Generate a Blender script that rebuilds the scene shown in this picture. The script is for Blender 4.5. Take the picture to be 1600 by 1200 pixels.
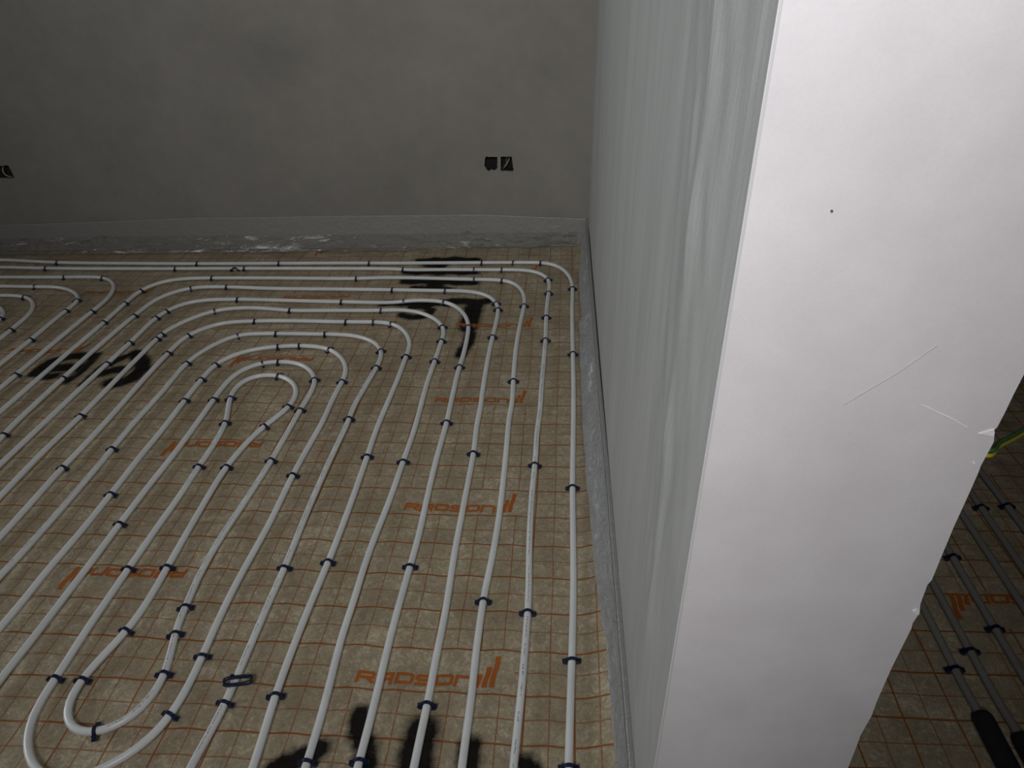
import bpy, bmesh, math, random
import numpy as np
from mathutils import Vector, Matrix, noise
from mathutils.geometry import tessellate_polygon

random.seed(7)
for o in list(bpy.data.objects): bpy.data.objects.remove(o)
scene = bpy.context.scene
C = scene.collection

# ------------------------------------------------------------------ camera
FPX, PITCH, YAW, ROLL, CAMH = 1070.08, 0.5893905, -0.0962118, -0.0465873, 1.2814106
GX, GY = -0.0803, 0.6894            # phase of the printed 10 cm grid
F_ = np.array([math.sin(YAW)*math.cos(PITCH), math.cos(YAW)*math.cos(PITCH), -math.sin(PITCH)])
R0_ = np.array([math.cos(YAW), -math.sin(YAW), 0.0]); U0_ = np.cross(R0_, F_)
R_ = math.cos(ROLL)*R0_ + math.sin(ROLL)*U0_
U_ = -math.sin(ROLL)*R0_ + math.cos(ROLL)*U0_
cam = bpy.data.cameras.new('camera'); cam.sensor_fit = 'HORIZONTAL'; cam.sensor_width = 36.0
cam.lens = FPX/1600*36.0; cam.clip_start = 0.02
camo = bpy.data.objects.new('camera', cam); C.objects.link(camo)
camo.matrix_world = Matrix(((R_[0], U_[0], -F_[0], 0), (R_[1], U_[1], -F_[1], 0), (R_[2], U_[2], -F_[2], CAMH), (0, 0, 0, 1)))
scene.camera = camo

# ------------------------------------------------------------------ world, daylight, exposure
w = bpy.data.worlds.new('overcast'); scene.world = w; w.use_nodes = True
w.node_tree.nodes['Background'].inputs[0].default_value = (0.80, 0.88, 1.0, 1)
w.node_tree.nodes['Background'].inputs[1].default_value = 0.25
scene.view_settings.view_transform = 'Standard'; scene.view_settings.look = 'None'
scene.view_settings.gamma = 1.0; scene.view_settings.use_curve_mapping = False
scene.view_settings.exposure = 0.0

def daylight(name, loc, rot, sx, sy, power, col):
    l = bpy.data.lights.new(name, 'AREA'); l.shape = 'RECTANGLE'; l.size = sx; l.size_y = sy
    l.energy = power; l.color = col
    o = bpy.data.objects.new(name, l); C.objects.link(o); o.location = loc; o.rotation_euler = rot
    return o
WY = -0.80                                   # wall behind the photographer, with a window
kw = daylight('window_daylight', (-0.20, WY+0.02, 2.14), (math.radians(80), 0, 0), 0.60, 0.62, 23.5, (1.0, 0.98, 0.99))
kw.data.spread = math.radians(132)       # beam narrowed to darken the foot of the pale wall end
sw = daylight('side_fill_light', (-4.62, 1.15, 1.35), (0, math.radians(-90), 0), 1.6, 1.7, 15.0, (0.95, 0.98, 1.0))  # unseen window light, added to brighten the grey right wall
sw.data.spread = math.radians(80)        # fill beam narrowed to keep it off the back wall

# ------------------------------------------------------------------ helpers
def unproj(px, py, z=0.0):
    d = F_*FPX + R_*(px-800) - U_*(py-600); t = (z-CAMH)/d[2]
    return np.array([0, 0, CAMH]) + t*d
def onplane(px, py, ax, val):
    d = F_*FPX + R_*(px-800) - U_*(py-600); c = np.array([0, 0, CAMH]); t = (val-c[ax])/d[ax]
    return c + t*d

def mesh_obj(name, verts, faces, mat, parent=None, smooth=False):
    me = bpy.data.meshes.new(name); me.from_pydata([tuple(v) for v in verts], [], faces); me.update()
    if smooth: me.polygons.foreach_set('use_smooth', [True]*len(me.polygons))
    if mat: me.materials.append(mat)
    o = bpy.data.objects.new(name, me); C.objects.link(o)
    if parent: o.parent = parent
    return o
def link(name, me, parent=None):
    o = bpy.data.objects.new(name, me); C.objects.link(o)
    if parent: o.parent = parent
    return o
def tag(o, label=None, cat=None, group=None, kind=None):
    if label: o['label'] = label
    if cat: o['category'] = cat
    if group: o['group'] = group
    if kind: o['kind'] = kind
    return o
def empty(name, loc=(0, 0, 0)):
    o = bpy.data.objects.new(name, None); C.objects.link(o); o.location = loc; o.empty_display_size = 0.02
    return o
def boxdata(x0, x1, y0, y1, z0, z1):
    v = [(x, y, z) for z in (z0, z1) for y in (y0, y1) for x in (x0, x1)]
    f = [(0, 2, 3, 1), (4, 5, 7, 6), (0, 1, 5, 4), (2, 6, 7, 3), (0, 4, 6, 2), (1, 3, 7, 5)]
    return v, f
def join(parts):
    V, Fc = [], []
    for v, f in parts:
        n = len(V); V += list(v); Fc += [tuple(i+n for i in g) for g in f]
    return V, Fc

# ------------------------------------------------------------------ materials
class NT:
    def __init__(s, name):
        s.m = bpy.data.materials.new(name); s.m.use_nodes = True; s.t = s.m.node_tree
        s.b = s.t.nodes['Principled BSDF']
    def n(s, typ, **kw):
        x = s.t.nodes.new(typ)
        for k, v in kw.items(): setattr(x, k, v)
        return x
    def l(s, a, b): s.t.links.new(a, b)
    def math(s, op, a, b=None, c=None):
        x = s.n('ShaderNodeMath', operation=op)
        for i, v in enumerate((a, b, c)):
            if v is None: continue
            if isinstance(v, (int, float)): x.inputs[i].default_value = v
            else: s.l(v, x.inputs[i])
        return x.outputs[0]
    def coords(s, scale=(1, 1, 1), kind='Object'):
        tc = s.n('ShaderNodeTexCoord'); mp = s.n('ShaderNodeMapping'); mp.inputs['Scale'].default_value = scale
        s.l(tc.outputs[kind], mp.inputs['Vector']); return mp.outputs['Vector']
    def noise(s, scale, detail=4, rough=0.55, vec=None, dist=0.0):
        x = s.n('ShaderNodeTexNoise'); x.inputs['Scale'].default_value = scale
        x.inputs['Detail'].default_value = detail; x.inputs['Roughness'].default_value = rough
        x.inputs['Distortion'].default_value = dist
        if vec is not None: s.l(vec, x.inputs['Vector'])
        return x.outputs['Fac']
    def ramp(s, fac, stops):
        x = s.n('ShaderNodeValToRGB'); e = x.color_ramp.elements
        while len(e) < len(stops): e.new(0.5)
        for i, (p, c) in enumerate(stops):
            e[i].position = p; e[i].color = (*c, 1) if len(c) == 3 else c
        s.l(fac, x.inputs['Fac']); return x.outputs['Color']
    def mix(s, fac, a, b, typ='MIX'):
        x = s.n('ShaderNodeMix', data_type='RGBA', blend_type=typ)
        for sock, v in ((x.inputs[0], fac), (x.inputs[6], a), (x.inputs[7], b)):
            if isinstance(v, (int, float)): sock.default_value = v
            elif isinstance(v, tuple): sock.default_value = (*v, 1)
            else: s.l(v, sock)
        return x.outputs[2]
    def bump(s, height, strength=0.2, dist=0.01, prev=None):
        x = s.n('ShaderNodeBump'); x.inputs['Strength'].default_value = strength; x.inputs['Distance'].default_value = dist
        s.l(height, x.inputs['Height'])
        if prev is not None: s.l(prev, x.inputs['Normal'])
        return x.outputs['Normal']
    def done(s, col=None, rough=None, nrm=None, **kw):
        for key, v in (('Base Color', col), ('Roughness', rough), ('Normal', nrm)):
            if v is None: continue
            if isinstance(v, (int, float)): s.b.inputs[key].default_value = v
            elif isinstance(v, tuple): s.b.inputs[key].default_value = (*v, 1)
            else: s.l(v, s.b.inputs[key])
        for k, v in kw.items(): s.b.inputs[k.replace('_', ' ')].default_value = v
        return s.m

def plain(name, col, rough=0.6, **kw): return NT(name).done(col, rough, **kw)

def plaster(name, c0, c1, stretch=(1, 1, 1), bump=0.25, fine=0.12, rough=0.75, blotch=2.5):
    t = NT(name); v = t.coords(stretch); v0 = t.coords()
    a = t.noise(blotch, 5, 0.6, v, 0.4); b = t.noise(14, 4, 0.6, v); g = t.noise(380, 2, 0.5, v0)
    k = t.math('ADD', t.math('MULTIPLY', a, 0.65), t.math('MULTIPLY', b, 0.35))
    col = t.ramp(k, [(0.33, c0), (0.67, c1)])
    col = t.mix(min(0.10, fine), col, t.ramp(g, [(0.3, (0.1, 0.1, 0.1)), (0.7, (1, 1, 1))]), 'MULTIPLY')
    n1 = t.bump(b, bump, 0.01); n2 = t.bump(g, fine, 0.002, n1)
    return t.done(col, rough, n2)

M = {}
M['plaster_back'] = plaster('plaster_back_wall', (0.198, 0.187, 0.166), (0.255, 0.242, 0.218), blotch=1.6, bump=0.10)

def stain(mat, cx, cz, rx, rz, k):
    """an old damp patch on the plaster, in object coordinates"""
    t = NT.__new__(NT); t.m = mat; t.t = mat.node_tree; t.b = t.t.nodes['Principled BSDF']
    src = t.b.inputs['Base Color'].links[0].from_socket; sp = t.n('ShaderNodeSeparateXYZ'); t.l(t.coords(), sp.inputs[0])
    dx = t.math('DIVIDE', t.math('SUBTRACT', sp.outputs[0], cx), rx); dz = t.math('DIVIDE', t.math('SUBTRACT', sp.outputs[2], cz), rz)
    r = t.math('SQRT', t.math('ADD', t.math('MULTIPLY', dx, dx), t.math('MULTIPLY', dz, dz)))
    r = t.math('ADD', r, t.math('MULTIPLY', t.math('SUBTRACT', t.noise(9, 4, 0.6, t.coords()), 0.5), 0.9))
    f = t.ramp(r, [(0.25, (k, k, k)), (1.0, (0, 0, 0))])
    t.l(t.mix(f, src, (0.10, 0.095, 0.085)), t.b.inputs['Base Color'])
stain(M['plaster_back'], -1.25, 0.86, 0.24, 0.14, 0.32)
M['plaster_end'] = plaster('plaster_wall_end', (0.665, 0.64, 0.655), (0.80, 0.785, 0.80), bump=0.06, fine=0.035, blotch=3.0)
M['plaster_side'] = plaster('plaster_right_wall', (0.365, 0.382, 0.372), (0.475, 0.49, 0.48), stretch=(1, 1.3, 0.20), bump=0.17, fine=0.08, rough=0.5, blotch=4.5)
M['plaster_room'] = plaster('plaster_room', (0.29, 0.28, 0.265), (0.35, 0.34, 0.325))
M['concrete'] = plaster('concrete_slab', (0.25, 0.24, 0.22), (0.33, 0.32, 0.30))
M['bead'] = plain('corner_bead', (0.62, 0.62, 0.63), 0.35)
M['chip'] = plain('fresh_plaster_chip', (0.88, 0.87, 0.87), 0.8)
M['mark'] = plain('pencil_scratch', (0.50, 0.48, 0.48), 0.8)
M['rust'] = plain('rust_spot', (0.16, 0.09, 0.07), 0.8)
M['orange'] = plain('orange_print', (0.36, 0.100, 0.013), 0.5)
M['clip'] = plain('navy_clip_plastic', (0.005, 0.010, 0.038), 0.30)
M['foam'] = plain('black_foam_sleeve', (0.010, 0.010, 0.012), 0.9)
M['cable_grey'] = plain('grey_cable', (0.30, 0.29, 0.26), 0.5)
M['cable_yellow'] = plain('yellow_cable', (0.42, 0.36, 0.03), 0.45)
M['cable_green'] = plain('green_cable', (0.05, 0.12, 0.04), 0.45)
M['box_dark'] = plain('dark_socket_box', (0.012, 0.0115, 0.010), 0.9)
M['frame'] = plain('window_frame', (0.7, 0.7, 0.7), 0.4)

def pipe_mat(name, printed, ranges=None):
    t = NT(name); tc = t.n('ShaderNodeTexCoord'); sp = t.n('ShaderNodeSeparateXYZ'); t.l(tc.outputs['UV'], sp.inputs[0])
    u, v = sp.outputs[0], sp.outputs[1]
    nz = t.noise(9, 3, 0.5, t.coords())
    col = t.ramp(nz, [(0.3, (0.58, 0.60, 0.60)), (0.7, (0.66, 0.68, 0.68))])
    if printed:
        cb = t.n('ShaderNodeCombineXYZ'); t.l(t.math('MULTIPLY', u, 260.0), cb.inputs[0]); t.l(t.math('MULTIPLY', v, 26.0), cb.inputs[1])
        ch = t.math('GREATER_THAN', t.noise(1.0, 1, 0.5, cb.outputs[0]), 0.52)
        cb2 = t.n('ShaderNodeCombineXYZ'); t.l(t.math('MULTIPLY', u, 22.0), cb2.inputs[0])
        word = t.math('GREATER_THAN', t.noise(1.0, 0, 0.5, cb2.outputs[0]), 0.47)
        band = t.math('LESS_THAN', t.math('ABSOLUTE', t.math('SUBTRACT', v, 0.5)), 0.028)
        k = t.math('MULTIPLY', t.math('MULTIPLY', ch, word), band)
        if ranges:
            rm = None
            for a, b in ranges:
                z = t.math('MULTIPLY', t.math('GREATER_THAN', u, a), t.math('LESS_THAN', u, b)); rm = z if rm is None else t.math('MAXIMUM', rm, z)
            k = t.math('MULTIPLY', k, rm)
        col = t.mix(t.math('MULTIPLY', k, 0.85), col, (0.06, 0.06, 0.07))
    return t.done(col, 0.34, Subsurface_Weight=0.0, Coat_Weight=0.15, Coat_Roughness=0.25)
M['pipe'] = pipe_mat('white_plastic_pipe', False)
M['pipe_shaded'] = plain('shaded_plastic_pipe', (0.21, 0.205, 0.185), 0.7)  # darker copy of the pipe plastic, hall shade put into its colour
M['pipe_print'] = pipe_mat('white_plastic_pipe_printed', True)

def mat_film(name, ox, oy, cols):
    """printed insulation film: solid lines every 10 cm, dashed lines half way, blank fields for the logos"""
    t = NT(name); tc = t.n('ShaderNodeTexCoord'); v0 = tc.outputs['Object']
    sp = t.n('ShaderNodeSeparateXYZ'); t.l(v0, sp.inputs[0])
    nz1 = t.noise(4.0, 2, 0.5, t.coords((1, 1, 0))); nz2 = t.noise(4.0, 2, 0.5, t.coords((1.3, 0.9, 0)))
    x = t.math('ADD', sp.outputs[0], t.math('MULTIPLY', t.math('SUBTRACT', nz1, 0.5), 0.010))
    y = t.math('ADD', sp.outputs[1], t.math('MULTIPLY', t.math('SUBTRACT', nz2, 0.5), 0.010))
    def dist(c, ph, per):   # metres to the nearest line
        q = t.math('DIVIDE', t.math('SUBTRACT', c, ph), per)
        return t.math('MULTIPLY', t.math('ABSOLUTE', t.math('SUBTRACT', t.math('FRACT', t.math('ADD', q, 1000.5)), 0.5)), per)
    def line(c, ph, wd): return t.math('LESS_THAN', dist(c, ph, 0.1), wd/2)
    def dash(c): return t.math('LESS_THAN', t.math('FRACT', t.math('DIVIDE', c, 0.0045)), 0.72)
    sx, sy = line(x, ox, 0.0035), line(y, oy, 0.0041)
    dx = t.math('MULTIPLY', line(x, ox+0.05, 0.0029), dash(y)); dy = t.math('MULTIPLY', line(y, oy+0.05, 0.0029), dash(x))
    blank = None
    for (xa, xb, yc) in cols:
        ix = t.math('LESS_THAN', t.math('ABSOLUTE', t.math('SUBTRACT', x, (xa+xb)/2)), (xb-xa)/2)
        iy = t.math('LESS_THAN', dist(y, yc, 0.5), 0.0495)
        b = t.math('MULTIPLY', ix, iy); blank = b if blank is None else t.math('MAXIMUM', blank, b)
    keep = t.math('SUBTRACT', 1.0, blank)
    fine = t.math('MAXIMUM', t.math('MAXIMUM', sx, dx), dy)
    lines = t.math('MAXIMUM', sy, t.math('MULTIPLY', fine, keep))
    a = t.noise(7, 5, 0.65, t.coords(), 0.6); b = t.noise(60, 4, 0.6, t.coords(), 1.2); c = t.noise(210, 3, 0.6, t.coords())
    k = t.math('ADD', t.math('ADD', t.math('MULTIPLY', a, 0.35), t.math('MULTIPLY', b, 0.40)), t.math('MULTIPLY', c, 0.25))
    col = t.ramp(k, [(0.36, (0.225, 0.185, 0.115)), (0.52, (0.335, 0.286, 0.195)), (0.66, (0.56, 0.505, 0.38))])
    col = t.mix(t.math('MULTIPLY', lines, 0.92), col, (0.240, 0.070, 0.007))
    at = t.n('ShaderNodeAttribute'); at.attribute_name = 'paint'
    pn = t.math('ADD', at.outputs['Fac'], t.math('MULTIPLY', t.math('SUBTRACT', t.noise(38, 6, 0.75, t.coords()), 0.5), 0.75))
    pk = t.ramp(pn, [(0.24, (0, 0, 0)), (0.86, (1, 1, 1))])
    pkf = t.math('MULTIPLY', pk, 0.97)
    col = t.mix(pkf, col, (0.0035, 0.0035, 0.004))
    rough = t.math('ADD', t.math('ADD', 0.36, t.math('MULTIPLY', b, 0.22)), t.math('MULTIPLY', pkf, 0.4))
    t.l(t.math('SUBTRACT', 0.5, t.math('MULTIPLY', pkf, 0.42)), t.b.inputs['Specular IOR Level'])
    nrm = t.bump(b, 0.25, 0.004, t.bump(a, 0.25, 0.02))
    return t.done(col, rough, nrm)
COLS_MAIN = [(-0.475, -0.105, GY+0.15), (-1.255, -0.895, GY+0.35), (-2.165, -1.795, GY+0.45)]
M['film'] = mat_film('printed_insulation_film', GX, GY, COLS_MAIN)
M['film_r'] = mat_film('printed_insulation_film_hall', 0.643, 0.679, [(0.80, 1.17, GY+0.35)])

def plastic(name, col, alpha, rough, scale, strength, spark):
    t = NT(name); v = t.coords()
    a = t.noise(scale, 4, 0.6, v, 0.8); b = t.noise(scale*7, 3, 0.6, v)
    nrm = t.bump(b, spark, 0.006, t.bump(a, strength, 0.02))
    t.done(col, rough, nrm); t.b.inputs['Alpha'].default_value = alpha
    t.b.inputs['Specular IOR Level'].default_value = 1.0
    return t.m
M['strip'] = plastic('foam_edge_strip', (0.24, 0.235, 0.22), 1.0, 0.5, 30, 0.3, 0.25)
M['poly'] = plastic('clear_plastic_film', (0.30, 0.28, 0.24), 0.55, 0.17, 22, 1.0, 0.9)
def glint_patches(mat, stretch, lo, hi, a0, a1, white):
    """glints of the creased film painted as milky noise patches, clear between them"""
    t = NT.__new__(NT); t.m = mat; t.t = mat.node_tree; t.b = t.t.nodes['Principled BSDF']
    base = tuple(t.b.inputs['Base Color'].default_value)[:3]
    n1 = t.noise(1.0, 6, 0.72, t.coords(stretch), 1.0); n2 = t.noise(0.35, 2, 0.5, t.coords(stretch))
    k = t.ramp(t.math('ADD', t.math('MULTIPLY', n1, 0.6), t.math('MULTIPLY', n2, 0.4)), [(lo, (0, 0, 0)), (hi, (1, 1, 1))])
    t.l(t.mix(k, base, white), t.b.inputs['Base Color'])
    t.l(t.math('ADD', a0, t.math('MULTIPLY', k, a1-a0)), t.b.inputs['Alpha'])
glint_patches(M['poly'], (8, 40, 40), 0.545, 0.66, 0.34, 0.95, (0.82, 0.83, 0.84))  # pale opaque patches painted in place of glints on the creases
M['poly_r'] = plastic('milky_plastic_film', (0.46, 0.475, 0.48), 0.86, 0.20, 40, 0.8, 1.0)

glint_patches(M['poly_r'], (60, 16, 60), 0.56, 0.68, 0.84, 1.0, (0.78, 0.80, 0.82))

# ------------------------------------------------------------------ mat relief (real waves in the laid film)
def matz(x, y):
    x = np.asarray(x, float); y = np.asarray(y, float)
    ph = (x-GX)/0.1*2*math.pi
    r = 0.0021*(1-np.cos(ph+0.4*np.sin(y*1.7)))*(0.75+0.45*np.sin(y*3.1+x*2.3))
    s = 0.0011*np.sin(x*23+1.7*np.sin(y*4.3))+0.0009*np.sin(y*31+3*np.sin(x*5.1))+0.0007*np.sin(y*63+x*17)
    e = np.clip((x-0.035)/0.06, 0, 1); e = np.where(x < 0.3, e, 0)
    return r+s-0.0042+0.022*e**1.6

# ------------------------------------------------------------------ the room shell
BY = 3.10                                   # back wall plane
EY = 0.49                                   # front end of the dividing wall
LX, RX, FY, CZ = -4.6, 3.4, WY, 2.6
v, f = boxdata(LX-0.2, RX+0.2, FY-0.2, 5.2, -0.16, -0.012)
tag(mesh_obj('floor', v, f, M['concrete']), kind='structure')
v, f = boxdata(LX-0.2, RX+0.2, FY-0.2, 5.2, CZ, CZ+0.2)
tag(mesh_obj('ceiling', v, f, M['plaster_room']), kind='structure')

def wall_with_holes(name, outer, holes, axis, at, thick, mat):
    """flat wall; outer/holes are 2-D loops in (u, z); the face is at `at`, thickness goes away from the room"""
    loops = [[Vector((p[0], p[1], 0)) for p in L] for L in [outer]+holes]
    tris = tessellate_polygon(loops); flat = [p for L in loops for p in L]; n = len(flat)
    def P3(p, d): return (p.x, at+d, p.y) if axis == 1 else (at+d, p.x, p.y)
    V = [P3(p, 0) for p in flat]+[P3(p, thick) for p in flat]
    Fc = [tuple(t) for t in tris]+[tuple(i+n for i in reversed(t)) for t in tris]
    k = 0
    for L in loops:
        m = len(L)
        for i in range(m):
            a, b = k+i, k+(i+1) % m; Fc.append((a, b, b+n, a+n))
        k += m
    o = mesh_obj(name, V, Fc, mat)
    bm = bmesh.new(); bm.from_mesh(o.data); bmesh.ops.recalc_face_normals(bm, faces=bm.faces); bm.to_mesh(o.data); bm.free()
    return tag(o, kind='structure')

def pxloop(pts): return [tuple(onplane(px, py, 1, BY)[[0, 2]]) for px, py in pts]
def s16(pts): return [(730+x/16, 220+y/16) for x, y in pts]
def s20(pts): return [(x/20, 240+y/20) for x, y in pts]
H1 = pxloop(s16([(452, 410), (500, 392), (560, 408), (640, 396), (690, 408), (752, 400), (752, 470), (757, 540), (745, 590), (758, 640), (742, 705), (690, 742), (630, 735), (600, 715), (560, 760), (500, 745), (470, 690), (432, 640), (436, 560), (440, 480)]))
H2 = pxloop(s16([(832, 402), (900, 395), (980, 402), (1060, 392), (1118, 402), (1124, 480), (1138, 580), (1145, 660), (1165, 710), (1140, 765), (1060, 768), (960, 755), (890, 765), (836, 755), (842, 660), (834, 580), (840, 490)]))
H3 = pxloop(s20([(-760, 370), (-300, 362), (60, 385), (170, 365), (255, 372), (300, 450), (350, 540), (400, 640), (455, 730), (430, 772), (200, 775), (-100, 770), (-300, 780), (-740, 775), (-765, 600)]))
back = wall_with_holes('wall_back', [(LX-0.2, -0.012), (0.20, -0.012), (0.20, CZ), (LX-0.2, CZ)], [H1, H2, H3], 1, BY, 0.012, M['plaster_back'])

def recess(loop, depth, nm, lab):
    xs = [p[0] for p in loop]; zs = [p[1] for p in loop]
    x0, x1, z0, z1 = min(xs)-0.004, max(xs)+0.004, min(zs)-0.004, max(zs)+0.004
    y0, y1 = BY+0.0125, BY+depth; tk = 0.003
    V, Fc = join([boxdata(x0, x1, y1-tk, y1, z0, z1), boxdata(x0, x0+tk, y0, y1, z0, z1), boxdata(x1-tk, x1, y0, y1, z0, z1),
                  boxdata(x0, x1, y0, y1, z0, z0+tk), boxdata(x0, x1, y0, y1, z1-tk, z1)])
    return tag(mesh_obj(nm, V, Fc, M['box_dark']), lab, 'socket box', 'socket boxes in the back wall')
recess(H1, 0.058, 'socket_box', 'empty dark socket box in the back wall, left one of the pair')
recess(H2, 0.058, 'socket_box', 'dark socket box holding a cable tail, right one of the pair on back wall')
recess(H3, 0.058, 'socket_box', 'dark socket box with looped cable cut by left edge of photo')

# wall at the far left, behind the camera (with the window), and the hall side
wall_with_holes('wall_left', [(FY-0.2, -0.012), (BY+0.1, -0.012), (BY+0.1, CZ), (FY-0.2, CZ)], [[(0.25, 0.5), (2.05, 0.5), (2.05, 2.2), (0.25, 2.2)]], 0, LX, -0.2, M['plaster_room'])  # opening added for the side fill light
wall_with_holes('wall_rear', [(LX-0.2, -0.012), (RX+0.2, -0.012), (RX+0.2, CZ), (LX-0.2, CZ)], [[(-0.52, 1.81), (0.11, 1.81), (0.11, 2.47), (-0.52, 2.47)]], 1, FY, -0.2, M['plaster_room'])
v, f = boxdata(RX, RX+0.2, FY, 5.0, -0.012, CZ); tag(mesh_obj('wall_hall', v, f, M['plaster_room']), kind='structure')
v, f = boxdata(0.15, RX, 5.0, 5.2, -0.012, CZ); tag(mesh_obj('wall_hall_end', v, f, M['plaster_room']), kind='structure')
def window_frame(name, axis, u0, u1, z0, z1, at):
    ps = []
    bars = [(u0, u0+0.05, z0, z1), (u1-0.05, u1, z0, z1), (u0, u1, z0, z0+0.05), (u0, u1, z1-0.05, z1), ((u0+u1)/2-0.025, (u0+u1)/2+0.025, z0, z1)]
    for a, b, c, d in bars:
        ps.append(boxdata(a, b, at-0.06, at, c, d) if axis == 1 else boxdata(at-0.06, at, a, b, c, d))
    V, Fc = join(ps); return tag(mesh_obj(name, V, Fc, M['frame']), kind='structure')
window_frame('window_1', 1, -0.52, 0.11, 1.81, 2.47, FY-0.08)
window_frame('added_side_window', 0, 0.25, 2.05, 0.5, 2.2, LX-0.08)  # unseen frame, added to go with the side fill

# dividing wall: grey side face, pale end face with a chipped right-hand edge
edge_px = [(1600, 585), (1583, 618), (1570, 645), (1558, 668), (1554, 671), (1553, 690), (1546, 703), (1533, 727), (1528, 740), (1512, 776), (1490, 824),
           (1470, 872), (1456, 906), (1449, 914), (1438, 944), (1437, 957), (1426, 974), (1424, 982), (1394, 1042), (1370, 1096), (1362, 1118), (1344, 1150), (1340, 1162), (1325, 1200)]
ep = sorted([tuple(onplane(a, b, 1, EY)[[2, 0]]) for a, b in edge_px])
zs_, xs_ = np.array([p[0] for p in ep]), np.array([p[1] for p in ep])
def xr(z): return float(np.interp(z, zs_, xs_))
def xl(y, z):
    a = 0.1195+0.0075*z; b = 0.0955+0.0160*z
    t = (y-EY)/(BY-EY); return a*(1-t)+b*t
zl = sorted(set(list(np.linspace(-0.012, CZ, 130))+list(zs_)))
yl = sorted(set(list(np.linspace(EY, EY+0.6, 61))+list(np.linspace(EY+0.6, BY+0.06, 60))))
XB = 0.372
V, Fa, mats = [], [], []
ring = []
for z in zl:
    r = []
    for y in reversed(yl):
        lo = min(1.0, max(0.0, (z-0.10)/0.12))
        yr = EY+0.150+0.045*noise.noise(Vector((0.3, 1.0, z*3.0)))
        d = y-EY
        bulge = 0.0065*(min(1, d/(yr-EY)) if y < yr else max(0, 1-(y-yr)/0.45)**2)
        ridge = 0.0034*math.exp(-((y-yr)/0.018)**2)*(0.6+0.9*noise.noise(Vector((5, y*3, z*5))))
        rip = (0.0042*noise.noise(Vector((3.1, y*13+z*5.0, z*4.0)))+0.0022*noise.noise(Vector((7.1, y*30-z*6, z*9.0))))*math.exp(-((y-yr-0.02)/0.13)**2)
        slow = 0.0018*noise.noise(Vector((1.1, y*2.5, z*0.9)))
        bump = (bulge+ridge+rip+slow)*lo*min(1, d/0.03)
        V.append((xl(y, z)-bump, y, z)); r.append(len(V)-1)
    nx = 8
    for i in range(1, nx+1):
        u = i/nx; V.append((xl(EY, z)*(1-u)+xr(z)*u, EY, z)); r.append(len(V)-1)
    V.append((xr(z)+0.004, EY+0.03, z)); r.append(len(V)-1)
    V.append((XB, EY+0.10, z)); r.append(len(V)-1)
    V.append((XB, 5.05, z)); r.append(len(V)-1)
    V.append((0.2, 5.05, z)); r.append(len(V)-1)
    ring.append(r)
ny = len(yl)
for a, b in zip(ring[:-1], ring[1:]):
    n = len(a)
    for i in range(n):
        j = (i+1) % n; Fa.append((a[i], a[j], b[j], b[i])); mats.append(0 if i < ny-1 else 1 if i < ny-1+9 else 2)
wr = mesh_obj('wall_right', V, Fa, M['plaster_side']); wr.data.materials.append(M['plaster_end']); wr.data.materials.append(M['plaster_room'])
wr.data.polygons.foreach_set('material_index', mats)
bm = bmesh.new(); bm.from_mesh(wr.data); bmesh.ops.recalc_face_normals(bm, faces=bm.faces); bm.to_mesh(wr.data); bm.free()
tag(wr, kind='structure')
# lintel over the doorway and the wall behind it
v, f = join([boxdata(0.12, XB, FY, -0.30, -0.012, CZ), boxdata(0.135, XB-0.01, -0.30, EY-0.002, 2.1, CZ)])
tag(mesh_obj('wall_doorway', v, f, M['plaster_room']), kind='structure')
# plaster corner bead on the left arris
V, Fc = [], []
for z in np.linspace(0.0, 2.095, 60):
    x = xl(EY, z)
    for dx, dy in ((-0.0006, 0.0030), (-0.0009, -0.0002), (-0.0003, -0.0010), (0.0016, -0.0010), (0.0018, 0.0004), (0.0006, 0.0030)):
        V.append((x+dx, EY+dy, z))
n = len(V)//6
for k in range(n-1):
    for i in range(6): j = (i+1) % 6; Fc.append((k*6+i, k*6+j, (k+1)*6+j, (k+1)*6+i))
tag(mesh_obj('trim_1', V, Fc, M['bead'], None), kind='structure')

def end_patch(name, pts, mat, off=0.0008):
    P3 = [onplane(px, py, 1, EY-off) for px, py in pts]
    n = len(P3); V = [tuple(p) for p in P3]+[(p[0], EY+0.001, p[2]) for p in P3]
    Fc = [tuple(range(n))]+[(i, (i+1) % n, (i+1) % n+n, i+n) for i in range(n)]
    return mesh_obj(name, V, Fc, mat, wr)
def s6(pts): return [(1420+x/6, 560+y/6) for x, y in pts]
end_patch('plaster_chip', s6([(650, 708), (715, 690), (800, 664), (806, 700), (796, 738), (755, 728), (700, 716)]), M['chip'])
end_patch('plaster_chip', [(1426, 955), (1432, 952), (1437, 956), (1436, 961), (1430, 960)], M['chip'])
end_patch('plaster_chip', s6([(600, 985), (612, 970), (626, 985), (616, 1000)]), M['chip'])
def scratch(pts, wpx, mat):
    up = [(x, y-wpx/2) for x, y in pts]; dn = [(x, y+wpx/2) for x, y in reversed(pts)]
    return end_patch('scratch', up+dn, mat, 0.0005)
scratch([(1318, 633), (1360, 608), (1400, 585), (1465, 540)], 1.3, M['mark'])
scratch([(1440, 633), (1490, 656), (1512, 669)], 1.2, M['chip'])
end_patch('rust_spot', [(1300+2.2*math.cos(a), 330+2.0*math.sin(a)) for a in np.linspace(0, 6.28, 9)[:-1]], M['rust'])

# ------------------------------------------------------------------ insulation mats
OR = {1: (0, 380), 2: (300, 380), 3: (600, 380), 4: (0, 640), 5: (300, 640), 6: (600, 640), 7: (0, 900), 8: (300, 900), 9: (600, 900)}
def px(c, x, y): return (OR[c][0]+x/4, OR[c][1]+y/4)
def seg(c, *pts): return [px(c, x, y) for x, y in pts]

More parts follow.
